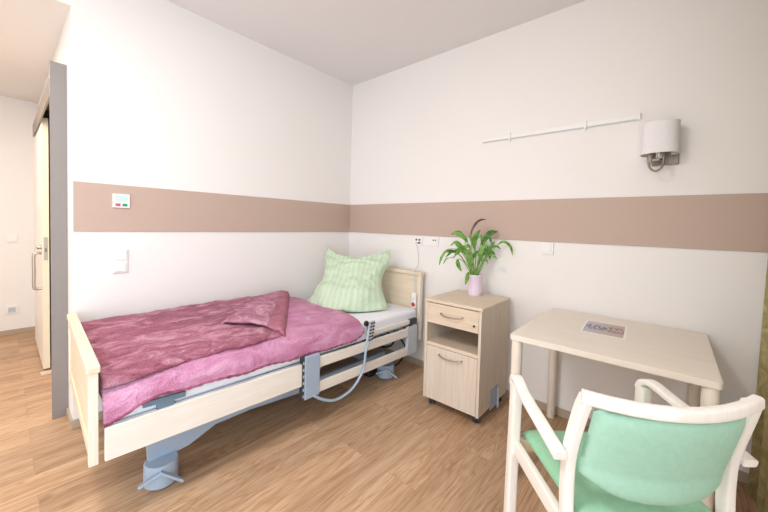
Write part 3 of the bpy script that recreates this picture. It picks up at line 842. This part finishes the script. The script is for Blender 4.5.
bm = BM(); sweep(bm, [(-.24, .182, .425), (.24, .182, .425)], rrect(.024, .05, .005)); obj('front_rail', bm, 'beech_x', ch, 40)
bm = BM(); sweep(bm, [(-.225, -.19, .415), (.225, -.19, .415)], rrect(.024, .05, .005)); obj('rear_rail', bm, 'beech_x', ch, 40)
def arc_y(x, bowd): return -bowd*(1-(x/.225)**2)
bm = BM(); sweep(bm, [(x, -.244+arc_y(x, .05), .842-.012*(1-(x/.225)**2)) for x in [-.236+.472*i/24 for i in range(25)]], rrect(.028, .036, .009)); obj('top_rail', bm, 'chairwood', ch, 45)
# upholstered pads
def pad(name, fn, nu, nv, mat):
    bm = BM(); G = {}
    for side in (0, 1):
        for i in range(nu+1):
            for j in range(nv+1):
                edge = i in (0, nu) or j in (0, nv)
                if side == 1 and edge: G[1, i, j] = G[0, i, j]; continue
                G[side, i, j] = bm.verts.new(fn(-1+2*i/nu, -1+2*j/nv, side))
    for side in (0, 1):
        for i in range(nu):
            for j in range(nv):
                bm.faces.new((G[side, i, j], G[side, i+1, j], G[side, i+1, j+1], G[side, i, j+1]))
    return obj(name, bm, mat, ch, 80)
def back_fn(u, v, side):
    x = .203*u*(1-.0*v)
    half = .134
    zc = .677
    zz = zc + half*v
    if v < 0: zz = zc + half*v*(1.05 - .42*abs(u)**3.0)
    else: zz = zc + half*v
    y = -.178 - max(0, (zz-.62))*.30 + arc_y(x, .05)
    th = .023*((1-abs(u)**8)*(1-abs(v)**6))**.5
    return Vector((x, y + (th if side else -th), zz))
pad('backrest_pad', back_fn, 40, 30, 'upholstery')
def seat_fn(u, v, side):
    x = (.212 - .006*(1-v)/2)*u; y = -.01 + .21*v
    th = ((1-abs(u)**10)*(1-abs(v)**8))**.5
    z = .466 + (.026*th*(1+.25*(1-u*u)*(1-v*v)) if side else -.018*th)
    return Vector((x, y, z))
pad('seat_cushion', seat_fn, 40, 40, 'upholstery_s')

# ------------------------------------------------------------------ curtain
bm = BM()
rows = []
NP = 120
for i in range(NP+1):
    s = i/NP; y = -.03 - s*.85
    x = 3.115 + .035*math.sin(s*2*PI*7) + .008*math.sin(s*31)
    x += .010*(1-s)
    rows.append([bm.verts.new((x - .03*(1-z/2.7) - .012*(1-z/2.7)*math.sin(s*2*PI*3.5+.5), y, z)) for z in (.012, .6, 1.2, 1.9, 2.77)])
for a, b in zip(rows, rows[1:]):
    for j in range(4): bm.faces.new((a[j], a[j+1], b[j+1], b[j]))
cu = obj('curtain', bm, 'curtain', None, True)
s_ = cu.modifiers.new('t', 'SOLIDIFY'); s_.thickness = .003
put(cu, (3.115, -.45, 0.012)); tag(cu, 'olive green woven curtain hanging in folds at the right corner by the table', 'curtain')
bm = BM(); bx(bm, 3.09, 3.14, -4.4, -.02, 2.77, 2.809); ct = obj('trim_6', bm, 'white'); ct['kind'] = 'structure'

# ------------------------------------------------------------------ lights
def area(name, loc, rot, sx, sy, power, col):
    l = bpy.data.lights.new(name, 'AREA'); l.shape = 'RECTANGLE'; l.size = sx; l.size_y = sy; l.energy = power; l.color = col
    o = bpy.data.objects.new(name, l); C.objects.link(o); o.location = loc; o.rotation_euler = rot; return o
area('window_daylight', (XR+.13, (wy0+wy1)/2, (wz0+wz1)/2), (0, PI/2, 0), wz1-wz0, wy1-wy0, 30, (.62, .81, 1.0))
# warm ceiling lamp in the passage
l = bpy.data.lights.new('passage_ceiling_light', 'AREA'); l.shape = 'DISK'; l.size = .45; l.energy = 20; l.color = (1, .86, .73)
o = bpy.data.objects.new('passage_ceiling_light', l); C.objects.link(o); o.location = (-.9, -3.1, HC-.03)
l = bpy.data.lights.new('room_ceiling_light', 'AREA'); l.shape = 'DISK'; l.size = .4; l.energy = 29; l.color = (1, .96, .92)
o = bpy.data.objects.new('room_ceiling_light', l); C.objects.link(o); o.location = (1.6, -2.75, H-.04)
w = bpy.data.worlds.new('World'); bpy.context.scene.world = w; w.use_nodes = True
bg = w.node_tree.nodes['Background']; bg.inputs[0].default_value = (.93, .96, 1.0, 1); bg.inputs[1].default_value = 1.7

# ------------------------------------------------------------------ camera
yaw, pitch, roll = 7.14591027e-01, -3.43869347e-02, 2.66755684e-02
fwd = Vector((-math.sin(yaw)*math.cos(pitch), math.cos(yaw)*math.cos(pitch), math.sin(pitch)))
right = Vector((math.cos(yaw), math.sin(yaw), 0)); up = right.cross(fwd)
r2 = right*math.cos(roll) + up*math.sin(roll); u2 = up*math.cos(roll) - right*math.sin(roll)
cam = bpy.data.cameras.new('Camera'); co = bpy.data.objects.new('Camera', cam); C.objects.link(co)
co.matrix_world = Matrix(((r2.x, u2.x, -fwd.x, 2.71509), (r2.y, u2.y, -fwd.y, -2.53953), (r2.z, u2.z, -fwd.z, 1.29448), (0, 0, 0, 1)))
cam.sensor_width = 36; cam.lens = 332.168/768*36; cam.shift_y = -19.565/768; cam.clip_start = .02
bpy.context.scene.camera = co
vs_ = bpy.context.scene.view_settings
vs_.view_transform = 'Standard'; vs_.look = 'None'; vs_.gamma = 1; vs_.use_curve_mapping = False; vs_.exposure = 0.33
